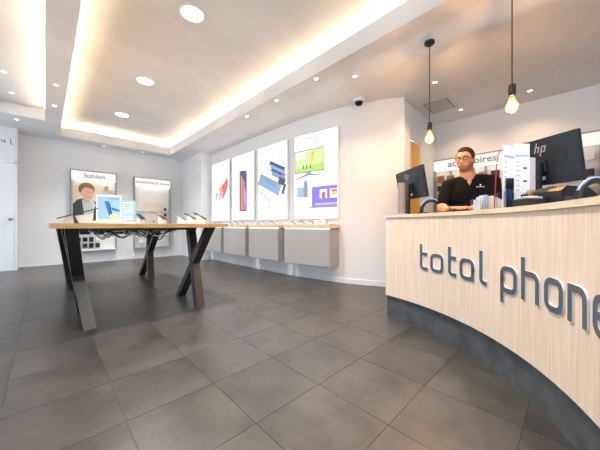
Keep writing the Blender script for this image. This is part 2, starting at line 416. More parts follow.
SP = [(2.78,2.55,SOF,'small spot in the grey ceiling strip, the one closest to the dome camera'),
      (2.78,3.45,SOF,'small spot in the grey ceiling strip, second back from the dome camera'),
      (2.78,4.35,SOF,'small spot in the grey ceiling strip above the red-swoosh poster'),
      (2.985,2.04,OUT,'small spot just left of and above the dome camera'),
      (3.915,1.352,OUT,'small spot right beside the left pendant cord'),
      (5.173,1.363,OUT,'small spot to the right of the ceiling vent'),
      (5.178,.46,OUT,'small spot right of the larger pendant bulb'),
      (.117,5.34,SOF,'small spot in the bluish beam between the recesses, nearer one'),
      (.117,6.30,SOF,'small spot in the bluish beam between the recesses, farther one'),
      (1.12,8.6,SOF,'small spot in the ceiling edge above the fashion display'),
      (2.02,8.6,SOF,'small spot in the ceiling edge above the second back wall display'),
      (-.452,6.07,3.33,'small spot at the far left edge of the ceiling, highest in view'),
      (-.43,6.95,3.33,'middle small spot over the white door'),
      (-.40,7.62,SOF,'lowest small spot over the white door')]
for k, (x, y, z, lab) in enumerate(SP):
    o = sp if k == 0 else copy_tree(sp)
    o.location = (x, y, z); tag(o, lab, 'spotlight', 'small recessed spots')
    warm = x > 2.9
    light('spot_lamp', 'SPOT', (x, y, z-.012), SPOT_W*(14.0 if warm and x < 3.2 else 10.0 if warm and x < 5 else 4.5 if warm else .2 if y > 8.5 else 1), (1, .64, .37) if warm else (1, .90, .78), .03, (0,0,0), 2.2, .8)

# ------------------------------------------------------------------ lightbox posters and wall cabinets
def flatpoly(name, pts, y, material, parent):
    """flat print piece in the x-z plane of a poster, facing -y"""
    b = MB(); n = len(pts); b.add([(x, y, z) for x, z in pts], [tuple(range(n))]); return b.build(name, material, parent)
def rect(x0, z0, x1, z1): return [(x0,z0),(x1,z0),(x1,z1),(x0,z1)]
def T_front(x, y, z): return frame((x, y, z), (1,0,0), (0,0,1))

PW, PZ0, PZ1 = .95, 1.085, 2.645
PL = [((3.411,7.079),-89.67),((3.418,5.987),-89.54),((3.427,4.884),-88.6),((3.461,3.755),-81.6)]
CABS = []
names = ['red swoosh', 'tall smartphone', 'boxed gadgets', 'television and laptop']
plabel = ['white lightbox poster with a red swoosh of three blades', 'white lightbox poster with one tall smartphone',
          'white lightbox poster with a tilted pile of blue boxes', 'white lightbox poster with television, router and purple laptop']
GREYF = film('pale grey', (92, 98, 110)); PALEF = film('pale aqua', (96, 150, 180)); DARKF = film('dark', (52, 58, 70)); BLUEF = film('soft blue', (120, 160, 214))
NAVYF = film('navy', (46, 62, 112)); REDF = film('red', (224, 84, 84)); PINKF = film('pink', (240, 150, 140)); PURPF = film('purple', (118, 108, 222)); GREENF = film('grass green', (168, 226, 92))
LGREEN = film('light green', (206, 240, 150)); YELF = film('yellow', (248, 206, 84)); ORF = film('orange', (244, 140, 90)); VIOF = film('violet', (150, 110, 200)); LILF = film('lilac', (190, 176, 240)); REDD = film('deep red', (214, 60, 110)); GREYD = film('mid grey', (130, 138, 150))
WHITEF = film('white', (250, 250, 252), 1.2)
for i, ((px, py), ang) in enumerate(PL):
    p = thing('lightbox_poster', plabel[i], 'poster', (px + .045*math.cos(math.radians(ang)), py + .045*math.sin(math.radians(ang)), 0), math.radians(ang), 'lightbox posters on the curved wall')
    back = .0 if i < 3 else .03
    MB().box(0, PW, -.050, back-.010, PZ0, PZ1).build('case', 'white', p)
    MB().box(.012, PW-.012, -.053, -.050, PZ0+.012, PZ1-.012).build('film', 'lightbox', p)
    y = -.0545; Hh = PZ1-PZ0
    def fz(fr): return PZ1 - Hh*fr
    def fx(fr): return PW*fr
    def P(name, pts, m, dy=0.0): return flatpoly(name, [(fx(a), fz(c)) for a, c in pts], y-dy, m, p)
    text('brand_line', 'total phone', .075, PALEF, p, T_front(fx(.52), y, fz(.935)))
    ring = [(fx(.20)+.03*math.cos(t*PI/10), fz(.935)+.03*math.sin(t*PI/10)) for t in range(20)]
    flatpoly('brand_ring', ring, y, PALEF, p); flatpoly('brand_ring_centre', [(fx(.20)+(a-fx(.20))*.62, fz(.935)+(c-fz(.935))*.62) for a, c in ring], y-.0006, 'lightbox', p)
    if i == 0:
        P('red_blade', [(.91,.265),(.94,.36),(.93,.43),(.86,.52),(.70,.62),(.55,.655),(.62,.59),(.66,.53),(.63,.46),(.565,.41),(.70,.37),(.82,.32)], REDF)
        P('red_blade', [(.565,.39),(.64,.44),(.67,.50),(.63,.56),(.52,.635),(.37,.665),(.44,.61),(.47,.555),(.44,.50),(.39,.46),(.48,.43)], PINKF)
        P('red_blade', [(.35,.49),(.40,.55),(.36,.60),(.28,.645),(.20,.64),(.25,.60),(.26,.56),(.235,.53)], PINKF)
    elif i == 1:
        P('phone_back_edge', [(.36,.235),(.42,.22),(.42,.86),(.36,.86)], GREYF)
        P('phone_body', [(.41,.245),(.66,.255),(.70,.29),(.70,.845),(.67,.865),(.42,.865)], DARKF)
        P('screen_blue', [(.44,.27),(.64,.275),(.665,.30),(.665,.55),(.60,.40)], NAVYF, .0006)
        P('screen_orange', [(.44,.30),(.52,.36),(.55,.845),(.44,.845)], ORF, .0006)
        P('screen_red', [(.485,.33),(.55,.42),(.59,.845),(.50,.845)], REDF, .0010)
        P('screen_violet', [(.54,.36),(.60,.42),(.665,.57),(.665,.845),(.58,.845)], VIOF, .0014)
        P('screen_lilac', [(.60,.50),(.645,.60),(.645,.80),(.60,.70)], LILF, .0018)
        P('lens', [(.375,.245),(.41,.24),(.41,.28),(.375,.285)], GREYD, .0006)
        text('header', 'nieuw', .06, GREYF, p, T_front(fx(.5), y, fz(.10)))
    elif i == 2:
        text('header', 'accessoires', .07, GREYF, p, T_front(fx(.56), y, fz(.06))); text('header', 'en meer', .06, GREYF, p, T_front(fx(.5), y, fz(.105)))
        def tri(cx, cz, w_, h_, a):
            ca, sa = math.cos(a), math.sin(a)
            return [(fx(cx)+ (q*w_*ca - r*h_*sa), fz(cz)+(q*w_*sa + r*h_*ca)) for q, r in ((-.5,-.5),(.5,-.5),(.5,.5),(-.5,.5))]
        for k, (cx, cz, w_, h_, m, dy) in enumerate([(.76,.34,.40,.07,NAVYF,0),(.78,.375,.40,.05,BLUEF,.0004),(.78,.41,.36,.05,NAVYF,.0006),(.80,.445,.36,.07,PALEF,.0008),(.56,.51,.58,.19,GREYD,.001),(.57,.52,.52,.15,BLUEF,.0014),(.60,.50,.30,.05,PALEF,.0018),(.88,.50,.16,.10,DARKF,.002),(.93,.58,.06,.16,NAVYF,.0022),(.94,.44,.08,.04,REDF,.0024)]):
            q = tri(.60+(cx-.70)*1.3, .46+(cz-.46)*1.3, w_*1.3, h_*1.3, -.42); q = [(min(a, PW-.015), c) for a, c in q]
            flatpoly('printed_box', q, y-dy, m, p)
        for k in range(7):
            flatpoly('printed_bar', tri(.08+.058*k, .605+.022*k, .035, .06, -.42), y, GREYD if k % 2 else GREYF, p)
    else:
        text('header', 'internet, TV', .085, GREYF, p, T_front(fx(.52), y, fz(.055))); text('header', 'en telefoon', .07, GREYF, p, T_front(fx(.50), y, fz(.10)))
        P('television', rect(.015,.455,.715,.185), GREYD); P('tv_picture', rect(.03,.442,.70,.197), LGREEN, .0005)
        P('pitch', [(.03,.40),(.70,.36),(.70,.442),(.03,.442)], GREENF, .0009); P('stand_glow', rect(.03,.30,.30,.20), film('pale stand', (232, 246, 200)), .0008)
        P('player_head', [(.42,.235),(.45,.225),(.48,.235),(.47,.255),(.43,.255)], ORF, .0014)
        P('player_body', [(.39,.25),(.50,.25),(.49,.31),(.42,.32)], YELF, .0014); P('player_leg', [(.42,.31),(.49,.31),(.54,.38),(.52,.39),(.46,.34)], YELF, .0016); P('player_leg', [(.41,.31),(.45,.31),(.43,.37),(.40,.37)], YELF, .0016)
        for q in (.22,.30,.39): P('far_player', rect(q,.41,q+.022,.365), DARKF, .0014)
        P('tv_foot', [(.02,.52),(.30,.475),(.40,.475),(.66,.50),(.66,.505),(.36,.487),(.02,.53)], DARKF); P('tv_neck', rect(.30,.485,.42,.455), BLUEF)
        P('router', rect(.07,.74,.34,.62), film('router blue', (150, 186, 220))); P('handset', [(.24,.745),(.235,.57),(.255,.545),(.315,.545),(.33,.57),(.335,.745)], GREYD, .0006); P('handset_screen', rect(.26,.65,.31,.585), PALEF, .0010)
        P('laptop_lid', rect(.43,.86,.985,.63), VIOF); P('laptop_screen', rect(.45,.845,.985,.645), PURPF, .0005); P('laptop_base', rect(.36,.875,.985,.86), GREYD)
        P('laptop_band', rect(.50,.845,.985,.82), LILF, .0010); P('screen_card', rect(.61,.77,.77,.67), WHITEF, .0010); P('screen_card', rect(.83,.77,.985,.67), WHITEF, .0010); P('screen_figure', rect(.66,.77,.73,.70), REDD, .0014); P('screen_figure', rect(.86,.74,.98,.70), YELF, .0014); P('screen_figure', rect(.86,.70,.98,.68), REDD, .0014)

M['line_led'] = emission('warm shelf line', (1, .78, .5, 1), 2.6)
def ph(name, parent, mm, sx=.15, sy=.075):
    """tilted phone on a small wedge stand, phone face up, low edge at +x"""
    MB().prism([(-.045,0),(.05,0),(.05,.012),(-.045,.075)], -.03, .03, Matrix.Rotation(PI/2, 4, 'X')).build('stand', 'white', parent)
    T = Matrix.Translation((0, 0, .052)) @ Matrix.Rotation(math.radians(30), 4, 'Y')
    MB().bbox(-sx/2, sx/2, -sy/2, sy/2, -.004, .005, .003, T).build('phone_body', mm, parent)
    MB().box(-sx/2+.006, sx/2-.006, -sy/2+.004, sy/2-.004, .005, .0055, T).build('phone_screen', 'black_gloss', parent)
proto_phone = None
cdepth = [.27, .27, .28, .31]
ord_ = ['left', 'middle', 'right']
for i, ((px, py), ang) in enumerate(PL):
    D = cdepth[i]
    c = thing('wall_cabinet', 'hanging taupe cabinet with oak shelf below the %s poster' % names[i], 'cabinet', (px, py, 0), math.radians(ang), 'hanging cabinets under the posters')
    MB().bbox(.02, .985, -D, .0, .285, .905, .004).build('body', 'grey_cab', c)
    MB().bbox(.032, .973, -D-.006, -D-.0005, .295, .895, .002).build('door', 'grey_cab', c)
    MB().box(.03, .975, -D+.004, -D+.03, .905, .918).build('led_line', 'line_led', c)
    MB().box(.02, .92, -D+.05, -.01, .905, .918).build('spacer', 'white', c)
    MB().bbox(.008, 1.0, -D-.012, .0, .918, .985, .003).build('oak_shelf', 'shelf_oak', c)
    T = Matrix.Translation((px, py, 0)) @ Matrix.Rotation(math.radians(ang), 4, 'Z')
    for k in range(3):
        xx = (.16 + .26*k) if i < 3 else (.10 + .21*k)
        loc = T @ Vector((xx, -.15, .985))
        d = thing('display_phone', '%s dark phone on a small white stand below the %s poster' % (ord_[k], names[i]), 'phone', loc, math.radians(ang+90), 'phones on the wall shelves')
        if proto_phone is None:
            ph('display_phone', d, 'black'); proto_phone = d
        else:
            for ch in proto_phone.children:
                cc = ch.copy(); COL.objects.link(cc); cc.parent = d
        d.scale = (.62, .8, .62)
    if i == 3:
        loc = T @ Vector((.74, -.17, .985))
        d = thing('price_card', 'white folded price card at the right end of the shelf under the television poster', 'card', loc, math.radians(ang), None)
        MB().prism([(-.10,-.035),(.10,-.035),(.10,-.030),(-.10,-.030)], 0, .075).build('front_sheet', 'paper', d)
        MB().prism([(-.10,.03),(.10,.03),(.10,.035),(-.10,.035)], 0, .075).box(-.10,.10,-.035,.035,.075,.078).build('back_sheet', 'paper', d)
        text('lettering', 'Phone', .035, 'print_dark', d, T_front(-.01, -.0365, .048))

# ------------------------------------------------------------------ lit display units
M['unit_led'] = emission('unit strip light', (1, .93, .82, 1), 9.0)
def wall_unit(name, label, loc, rz, W, Z0, Z1, HB, head, tsize, D=.155):
    u = thing(name, label, 'display unit', loc, rz, 'lit wall display units')
    t = .022
    b = MB(); b.bbox(0, t, -D, 0, Z0, Z1, .002); b.bbox(W-t, W, -D, 0, Z0, Z1, .002); b.bbox(t, W-t, -D, 0, Z1-t, Z1, .002); b.bbox(t, W-t, -D, 0, Z0, Z0+t, .002)
    b.build('frame', 'grey_frame', u)
    MB().box(t, W-t, -.012, 0, Z0+t, Z1-t).build('back_panel', 'cream', u)
    h_ = MB().box(t, W-t, -D+.006, -D+.03, HB, Z1-t).build('header', 'header_box', u)
    text('lettering', head, tsize, 'sign_grey', h_, T_front(W/2, -D+.0045, (HB+Z1-t)/2))
    MB().box(t, W-t, -D+.03, -.012, HB, HB+.012).build('header_shelf', 'white', u)
    MB().box(.06, W-.06, -D+.04, -D+.06, HB-.006, HB).build('led_line', 'unit_led', u)
    return u
u1 = wall_unit('display_unit', 'back wall display unit headed fashion with a portrait of a man', (.444, YB, 0), 0, .963, .29, 2.37, 2.12, 'fashion', .155)
D = .155
def pr(par, name, pts, y, m): return flatpoly(name, pts, y, m, par)
u1.name = 'display_unit'
M['por_bg'] = mat('portrait backdrop', srgb(226, 214, 192), .6); M['por_hair'] = mat('portrait hair', srgb(112, 82, 52), .6, noise=((40, 40, 40), srgb(150, 112, 70), 3, .4, .6)); M['por_skin'] = mat('portrait skin', srgb(222, 170, 146), .6)
M['por_coat'] = mat('portrait coat', srgb(62, 66, 70), .6); M['por_scarf'] = mat('portrait scarf', srgb(200, 214, 214), .6); M['por_line'] = mat('portrait plaid', srgb(120, 150, 156), .6)
q = MB().box(.04, .62, -.05, -.04, 1.00, 2.10).build('portrait_board', 'por_bg', u1)
def ell(cx, cz, rx, rz_, n=18, a0=0, a1=2*PI): return [(cx+rx*math.cos(a0+(a1-a0)*k/n), cz+rz_*math.sin(a0+(a1-a0)*k/n)) for k in range(n)]
pr(q, 'portrait_coat', [(.06,1.0),(.06,1.50),(.14,1.62),(.26,1.66),(.42,1.64),(.56,1.55),(.60,1.40),(.60,1.0)], -.052, 'por_coat')
pr(q, 'portrait_scarf', [(.24,1.62),(.27,1.30),(.33,1.10),(.44,1.2),(.52,1.50),(.44,1.66)], -.0525, 'por_scarf')
pr(q, 'portrait_neck', [(.27,1.55),(.40,1.55),(.42,1.72),(.27,1.72)], -.053, 'por_skin')
pr(q, 'portrait_hair', ell(.33, 1.90, .165, .175), -.0532, 'por_hair')
pr(q, 'portrait_face', [(.22,1.86),(.25,1.72),(.31,1.62),(.38,1.61),(.44,1.66),(.47,1.76),(.475,1.88),(.42,1.93),(.30,1.95)], -.0536, 'por_skin')
pr(q, 'portrait_ear', ell(.22, 1.79, .02, .04, 10), -.0538, 'por_skin')
for k in range(4): pr(q, 'portrait_plaid', rect(.27+.05*k, 1.25, .278+.05*k, 1.56), -.0538, 'por_line')
for a, c in ((.35,1.815),(.43,1.81)): pr(q, 'portrait_eye', rect(a, c, a+.035, c+.012), -.054, 'por_coat')
pr(q, 'portrait_mouth', rect(.37, 1.685, .43, 1.695), -.054, 'lip')
b = MB()
for k in range(3): b.box(.66, .93, -.14, -.012, 1.05+.42*k, 1.056+.42*k)
b.build('glass_shelf', 'glass', u1)
random.seed(11)
def goods(par, rows, x0, x1, cols, mats, y=-.10, dz=.14):
    for z in rows:
        n = cols
        for k in range(n):
            cx = x0 + (x1-x0)*(k+.5)/n; ww = (x1-x0)/n*.34; hh = dz*random.uniform(.35, .5)
            MB().bbox(cx-ww, cx+ww, y-.02, y+.02, z-hh, z+hh, .003).build('hanging_pack', random.choice(mats), par)
goods(u1, (1.95, 1.55, 1.2), .68, .92, 2, ['brown', 'cream', 'black', 'print_tan'])
# lower half, seen under the table
goods(u1, (.82, .60, .44), .10, .62, 4, ['black', 'black', 'print_dark', 'navy', 'white'])
MB().bbox(.022, .941, -.16, -.012, .312, .345, .004).build('bottom_tray', 'white', u1)
u2 = wall_unit('display_unit', 'back wall display unit headed accessoires and covers with a blush card', (1.823, YB, 0), 0, .984, .30, 2.355, 2.10, 'accessoires & covers', .105)
bc = MB().box(.27, .72, -.075, -.055, 1.0, 1.62).build('blush_card', 'blush', u2)
for z in (1.36, 1.32): pr(bc, 'printed_line', rect(.39, z, .61, z+.016), -.0765, 'print_tan')
pr(bc, 'printed_mark', ell(.52, 1.08, .03, .04, 10), -.0765, 'pink_phone')
b = MB(); b.box(.022, .96, -.14, -.012, 1.36, 1.368); b.box(.022, .96, -.14, -.012, .62, .628); b.build('glass_shelf', 'glass', u2)
for x, z in ((.84,1.45),(.84,1.28),(.84,1.14),(.84,1.0),(.14,1.22),(.14,1.05)): MB().bbox(x-.03, x+.03, -.10, -.06, z-.045, z+.045, .004).build('hanging_pack', 'print_dark', u2)
goods(u2, (.80, .50), .10, .88, 5, ['white', 'cream', 'lilac', 'cream'])
u3 = wall_unit('display_unit', 'lit display unit headed accessoires on the wall behind the man', (X1, 1.945, 0), -PI/2, 1.30, .30, 2.235, 2.03, 'accessoires', .165)
b = MB(); 
for z in (.8, 1.2, 1.55): b.box(.022, 1.278, -.14, -.012, z, z+.008)
b.build('glass_shelf', 'glass', u3)
MB().box(.022,.030,-.15,-.012,.32,2.03).box(.30,.312,-.15,-.012,.32,2.03).box(.86,.872,-.15,-.012,.32,2.03).build('divider', 'grey_frame', u3)
goods(u3, (1.86, 1.68, 1.42, 1.30), .05, 1.26, 7, ['print_dark', 'cream', 'brown', 'white', 'black', 'print_tan'])
u4 = thing('display_unit', 'lit display unit with a blank header right of the large monitor', 'display unit', (X1, .585, 0), -PI/2, 'lit wall display units')
b = MB(); W, D, t = .85, .155, .022
b.bbox(0, t, -D, 0, .3, 2.29, .002); b.bbox(W-t, W, -D, 0, .3, 2.29, .002); b.bbox(t, W-t, -D, 0, 2.268, 2.29, .002); b.bbox(t, W-t, -D, 0, .3, .322, .002); b.build('frame', 'grey_frame', u4)
MB().box(t, W-t, -.012, 0, .32, 2.268).build('back_panel', 'cream', u4)
MB().box(t, W-t, -D+.006, -D+.03, 2.09, 2.268).build('header', 'header_box', u4)
b = MB()
for z in (.8, 1.2, 1.6): b.box(.022, W-.022, -.14, -.012, z, z+.008)
b.build('glass_shelf', 'glass', u4)
goods(u4, (1.95, 1.72, 1.45, 1.30), .05, .80, 5, ['print_dark', 'cream', 'white', 'lilac', 'grey_frame', 'white'])

# ------------------------------------------------------------------ pendants, dome camera, vent
def pendant(x, y, label):
    p = thing('pendant_lamp', label, 'pendant lamp', (x, y, OUT), 0, 'filament bulb pendants over the counter')
    MB().lathe([(.052,0),(.052,-.022),(.046,-.028),(.006,-.030)], 24).build('ceiling_rose', 'black', p, True)
    MB().tube([(0,0,-.028),(0,0,-.88)], .0042, 8).build('cord', 'black', p)
    MB().lathe([(.010,-.875),(.024,-.882),(.025,-.965),(.022,-.97)], 20).build('socket', 'black', p, True)
    bl = MB().lathe([(.014,-.965),(.017,-.985),(.030,-1.015),(.039,-1.045),(.040,-1.062),(.034,-1.083),(.019,-1.097),(.003,-1.102)], 20).build('bulb', 'bulb_glass', p, True)
    f_ = MB()
    for k in range(4):
        a = k*PI/2+.4
        f_.tube([(.006*math.cos(a), .006*math.sin(a), -.99), (.020*math.cos(a), .020*math.sin(a), -1.035), (.014*math.cos(a+.5), .014*math.sin(a+.5), -1.075)], .0034, 6)
    f_.build('filament', 'filament', bl)
    light('bulb_lamp', 'POINT', (x, y, OUT-1.05), 20.0, (1, .66, .38), .004)
pendant(3.015, 1.097, 'bare filament bulb pendant hanging over the left end of the counter')
pendant(2.669, .345, 'bare filament bulb pendant, nearer and larger, with its ceiling rose out of view')
dc = thing('dome_camera', 'white dome security camera with a dark lens on the ceiling', 'security camera', (3.56, 2.36, OUT))
MB().lathe([(.072,0),(.074,-.028),(.066,-.040),(.050,-.044)], 24).build('housing', 'white', dc, True)
MB().lathe([(.046,-.040),(.044,-.062),(.030,-.080),(.010,-.088),(.002,-.089)], 24).build('dome', 'black_gloss', dc, True)
dc.scale = (1.35, 1.35, 1.35)
vt = thing('ceiling_vent', 'square grey ventilation grille in the ceiling over the passage', 'vent', (4.75, 1.57, OUT))
MB().box(-.23,-.20,-.18,.18,-.012,0).box(.20,.23,-.18,.18,-.012,0).box(-.20,.20,-.18,-.155,-.012,0).box(-.20,.20,.155,.18,-.012,0).build('vent_frame', 'grey_cab', vt)
MB().box(-.20,.20,-.155,.155,-.003,-.001).build('backing', 'grey_cab', vt)
sl = MB().box(-.20,.20,-.009,.009,-.011,-.007, Matrix.Rotation(.35,4,'X')).build('slat', 'trim', vt)
for k in range(11):
    o = sl if k == 0 else sl.copy()
    if k: COL.objects.link(o); o.parent = vt
    o.location = (0, -.14+.028*k, 0)

# ------------------------------------------------------------------ demo table
tb = thing('demo_table', 'long oak-topped table on black crossed steel legs', 'table', (.835, 4.55, 0))
MB().bbox(-.805, .805, -1.55, 1.55, .947, .993, .003).build('table_top', 'table_oak', tb)
def bar(y0, y1, sgn, name='leg'):
    """square steel bar from floor (x .53) to top (x .665), y0 floor, y1 top"""
    hw = .048; b = MB(); xb, xt = .53*sgn, .665*sgn
    z1 = .947
    b.add([(xb-hw,y0-hw*1.15,0),(xb+hw,y0-hw*1.15,0),(xb+hw,y0+hw*1.15,0),(xb-hw,y0+hw*1.15,0),(xt-hw,y1-hw*1.15,z1),(xt+hw,y1-hw*1.15,z1),(xt+hw,y1+hw*1.15,z1),(xt-hw,y1+hw*1.15,z1)],
          [(0,3,2,1),(4,5,6,7),(0,1,5,4),(1,2,6,5),(2,3,7,6),(3,0,4,7)])
    return b.build(name, 'black_steel', tb)
for sgn in (-1, 1):
    for yc in (-1.04, 1.04):
        bar(yc-.31, yc+.31, sgn); bar(yc+.31, yc-.31, sgn)
for yy in (-1.06, 1.06): MB().box(-.60, .60, yy-.04, yy+.04, .915, .947).build('cross_rail', 'black_steel', tb)
# cables under the table
cbn = thing('cable_bundle', 'tangle of black and white cables hanging under the demo table', 'cables', (.75, 4.1, .947))
random.seed(5)
for k in range(22):
    x0 = random.uniform(-.42, .1); x1 = x0 + random.uniform(.25, .6); y0 = random.uniform(-.4, .5); pts = []
    dip = random.uniform(.05, .15)
    for j in range(15):
        t = j/14; pts.append((x0+(x1-x0)*t, y0+.12*math.sin(t*7+k), -.0125 - dip*math.sin(PI*t)*(.7+.3*math.sin(t*11+k*2))))
    MB().tube(pts, 0.007 if k % 3 else .010, 6).build('cable', ['black', 'white', 'black', 'grey_frame', 'white'][k % 5], cbn, True)
for x, y, z in ((-.28,-.1,-.06), (-.1,.15,-.07), (-.4,.05,-.06)):
    MB().bbox(x-.05, x+.05, y-.03, y+.03, z-.025, z+.025, .006).build('power_adapter', 'black', cbn)
# things on the table
TZ = .993
t1 = thing('tablet', 'dark tablet tilted on a white wedge at the left end of the table', 'tablet', (.215, 3.30, TZ))
T = Matrix.Translation((0, 0, .092)) @ Matrix.Rotation(math.radians(-19), 4, 'Y')
MB().bbox(-.150, .165, -.10, .10, -.004, .004, .003, T).build('tablet_body', 'black', t1)
MB().box(-.142, .157, -.092, .092, .004, .0045, T).build('tablet_screen', 'black_gloss', t1)
MB().prism([(-.10,0),(-.02,0),(-.03,.075),(-.07,.06)], -.05, .05, Matrix.Rotation(PI/2,4,'X')).build('wedge', 'white', t1)
MB().prism([(.02,0),(.115,0),(.125,.10),(-.01,.07)], -.06, .06, Matrix.Rotation(PI/2,4,'X')).build('wedge', 'white', t1)
cs = thing('card_stand', 'upright blue picture card in a white stand on the table', 'card', (.556, 3.9, TZ), math.radians(-9))
MB().bbox(-.15, .17, -.08, .08, 0, .035, .004).build('stand_base', 'white', cs)
MB().box(-.123, .123, -.012, .0, .035, .345).build('card', 'paper', cs)
M['card_blue'] = mat('card sky blue', srgb(150, 196, 238), .5)
for nm, pts, m, dy in (('printed_field', rect(-.11,.05,.11,.325), 'card_blue', 0), ('printed_phone', [(-.045,.27),(-.005,.27),(.02,.11),(.0,.09)], 'blue', .0006), ('printed_phone', [(-.005,.27),(.01,.24),(.03,.12),(.02,.11)], 'navy', .0010),
                       ('printed_phone', [(.02,.20),(.10,.17),(.11,.145),(.03,.165)], 'blue', .0006), ('printed_spot', ell(.05,.09,.045,.035,12), mat('pale yellow print', srgb(222, 228, 150), .6), .0008), ('printed_title', rect(.0,.295,.10,.302), 'sign_grey', .0008)):
    flatpoly(nm, pts, -.0128-dy, m, cs)
ac = thing('acrylic_card', 'pale aqua acrylic card standing right of the blue picture card', 'card', (.80, 4.12, TZ), math.radians(-11))
MB().bbox(-.085, .085, -.05, .05, 0, .016, .003).build('foot', 'white', ac)
MB().bbox(-.08, .08, -.006, .0, .016, .31, .002).build('sheet', 'acrylic_blue', ac)
for k in range(8): flatpoly('printed_line', rect(-.06, .06+.03*k, .05, .066+.03*k), -.0066, 'paper', ac)
def table_phone(x, y, rz, label, m, s=1.0):
    d = thing('display_phone', label, 'phone', (x, y, TZ), rz, 'phones on the demo table')
    st = MB().prism([(-.05,0),(.055,0),(.05,.05),(-.035,.115)], -.03, .03, Matrix.Rotation(PI/2,4,'X')).build('stand', 'white', d)
    T = Matrix.Translation((0, 0, .098)) @ Matrix.Rotation(math.radians(27), 4, 'Y')
    MB().bbox(-.085, .085, -.04, .04, -.005, .005, .003, T).build('phone_body', m, d)
    MB().box(-.078, .078, -.035, .035, .005, .0055, T).build('phone_screen', 'black_gloss', d)
    return d
table_phone(.98, 4.3, math.radians(-75), 'bright blue phone on a white stand in the middle of the table', 'cyan_phone')
table_phone(1.28, 4.35, math.radians(-65), 'salmon pink phone on a white stand in the middle of the table', 'pink_phone')
table_phone(1.45, 4.05, math.radians(-8), 'steel blue phone on a white stand near the right table edge', 'steel_blue')
table_phone(1.42, 3.62, math.radians(-6), 'dark phone half hidden between two phones at the right table edge', 'black')
table_phone(1.44, 3.36, math.radians(-4), 'dark phone on a white stand, rightmost on the table', 'black')

# ------------------------------------------------------------------ curved counter
KX, KY, KR = .767, 1.687, 1.889
A0, A1 = math.radians(-8.4), math.radians(-82)
def ap(r, a, z): return (KX + r*math.cos(a), KY + r*math.sin(a), z)
def ring(b, r0, r1, z0, z1, a0=A0, a1=A1, n=56):
    o = len(b.v)
    for k in range(n+1):
        a = a0 + (a1-a0)*k/n
        b.v += [ap(r0,a,z0), ap(r1,a,z0), ap(r1,a,z1), ap(r0,a,z1)]
    for k in range(n):
        p, q = o+4*k, o+4*k+4
        for i in range(4): b.f.append((p+i, p+(i+1) % 4, q+(i+1) % 4, q+i))
    b.f.append((o, o+1, o+2, o+3)); m = o+4*n; b.f.append((m+3, m+2, m+1, m)); return b
ct = thing('service_counter', 'curved pale oak service counter with a dark plinth and raised lettering', 'counter')
ring(MB(), KR, KR+.03, .228, 1.052).build('front_panel', 'counter_oak', ct)
ring(MB(), KR+.03, 2.30, .05, 1.052).build('body', 'counter_oak', ct)
ring(MB(), KR+.028, KR+.055, 0, .228).build('plinth', 'kick', ct)
ring(MB(), KR+.05, KR+.055, 0, .05).build('plinth_backing', 'kick', ct)
ring(MB(), KR-.014, 2.385, 1.054, 1.085, A0+.012, A1).build('worktop', 'oak_top', ct)

ZB, ZX, ZA, ZD, TK = .563, .727, .80, .497, .0305
def arcpts(cx, cz, r, a0, a1, n=6): return [(cx+r*math.cos(a0+(a1-a0)*k/n), cz+r*math.sin(a0+(a1-a0)*k/n)) for k in range(n+1)]
def loop_path(x0, x1, z0, z1, r):
    h = TK/2; x0 += h; x1 -= h; z0 += h; z1 -= h
    return arcpts(x1-r, z1-r, r, 0, PI/2) + arcpts(x0+r, z1-r, r, PI/2, PI) + arcpts(x0+r, z0+r, r, PI, 1.5*PI) + arcpts(x1-r, z0+r, r, 1.5*PI, 2*PI)
def dens(path, closed, step=.012):
    out = []; n = len(path)
    for i in range(n if closed else n-1):
        a, c = Vector(path[i]), Vector(path[(i+1) % n]); m = max(1, int((c-a).length/step))
        for k in range(m): out.append(a + (c-a)*k/m)
    if not closed: out.append(Vector(path[-1]))
    return out
def ribbon(b, path, closed=False, depth=.008):
    P = dens(path, closed); n = len(P); o = len(b.v); h = TK/2; sides = []
    for i, p in enumerate(P):
        t = (P[(i+1) % n] - P[i-1]) if closed else (P[min(i+1, n-1)] - P[max(i-1, 0)])
        t.normalize(); nn = Vector((-t.y, t.x))*h
        for q, r in ((p+nn, KR-depth), (p-nn, KR-depth), (p-nn, KR+.001), (p+nn, KR+.001)):
            b.v.append(ap(r, -q.x/KR, q.y))
    for k in range(n if closed else n-1):
        a, c = o+4*k, o+4*((k+1) % n)
        for i in range(4): b.f.append((a+i, a+(i+1) % 4, c+(i+1) % 4, c+i)); sides.append(0 if i == 0 else 1)
    if not closed:
        b.f.append((o, o+3, o+2, o+1)); m = o+4*(n-1); b.f.append((m, m+1, m+2, m+3)); sides += [1, 1]
    return sides
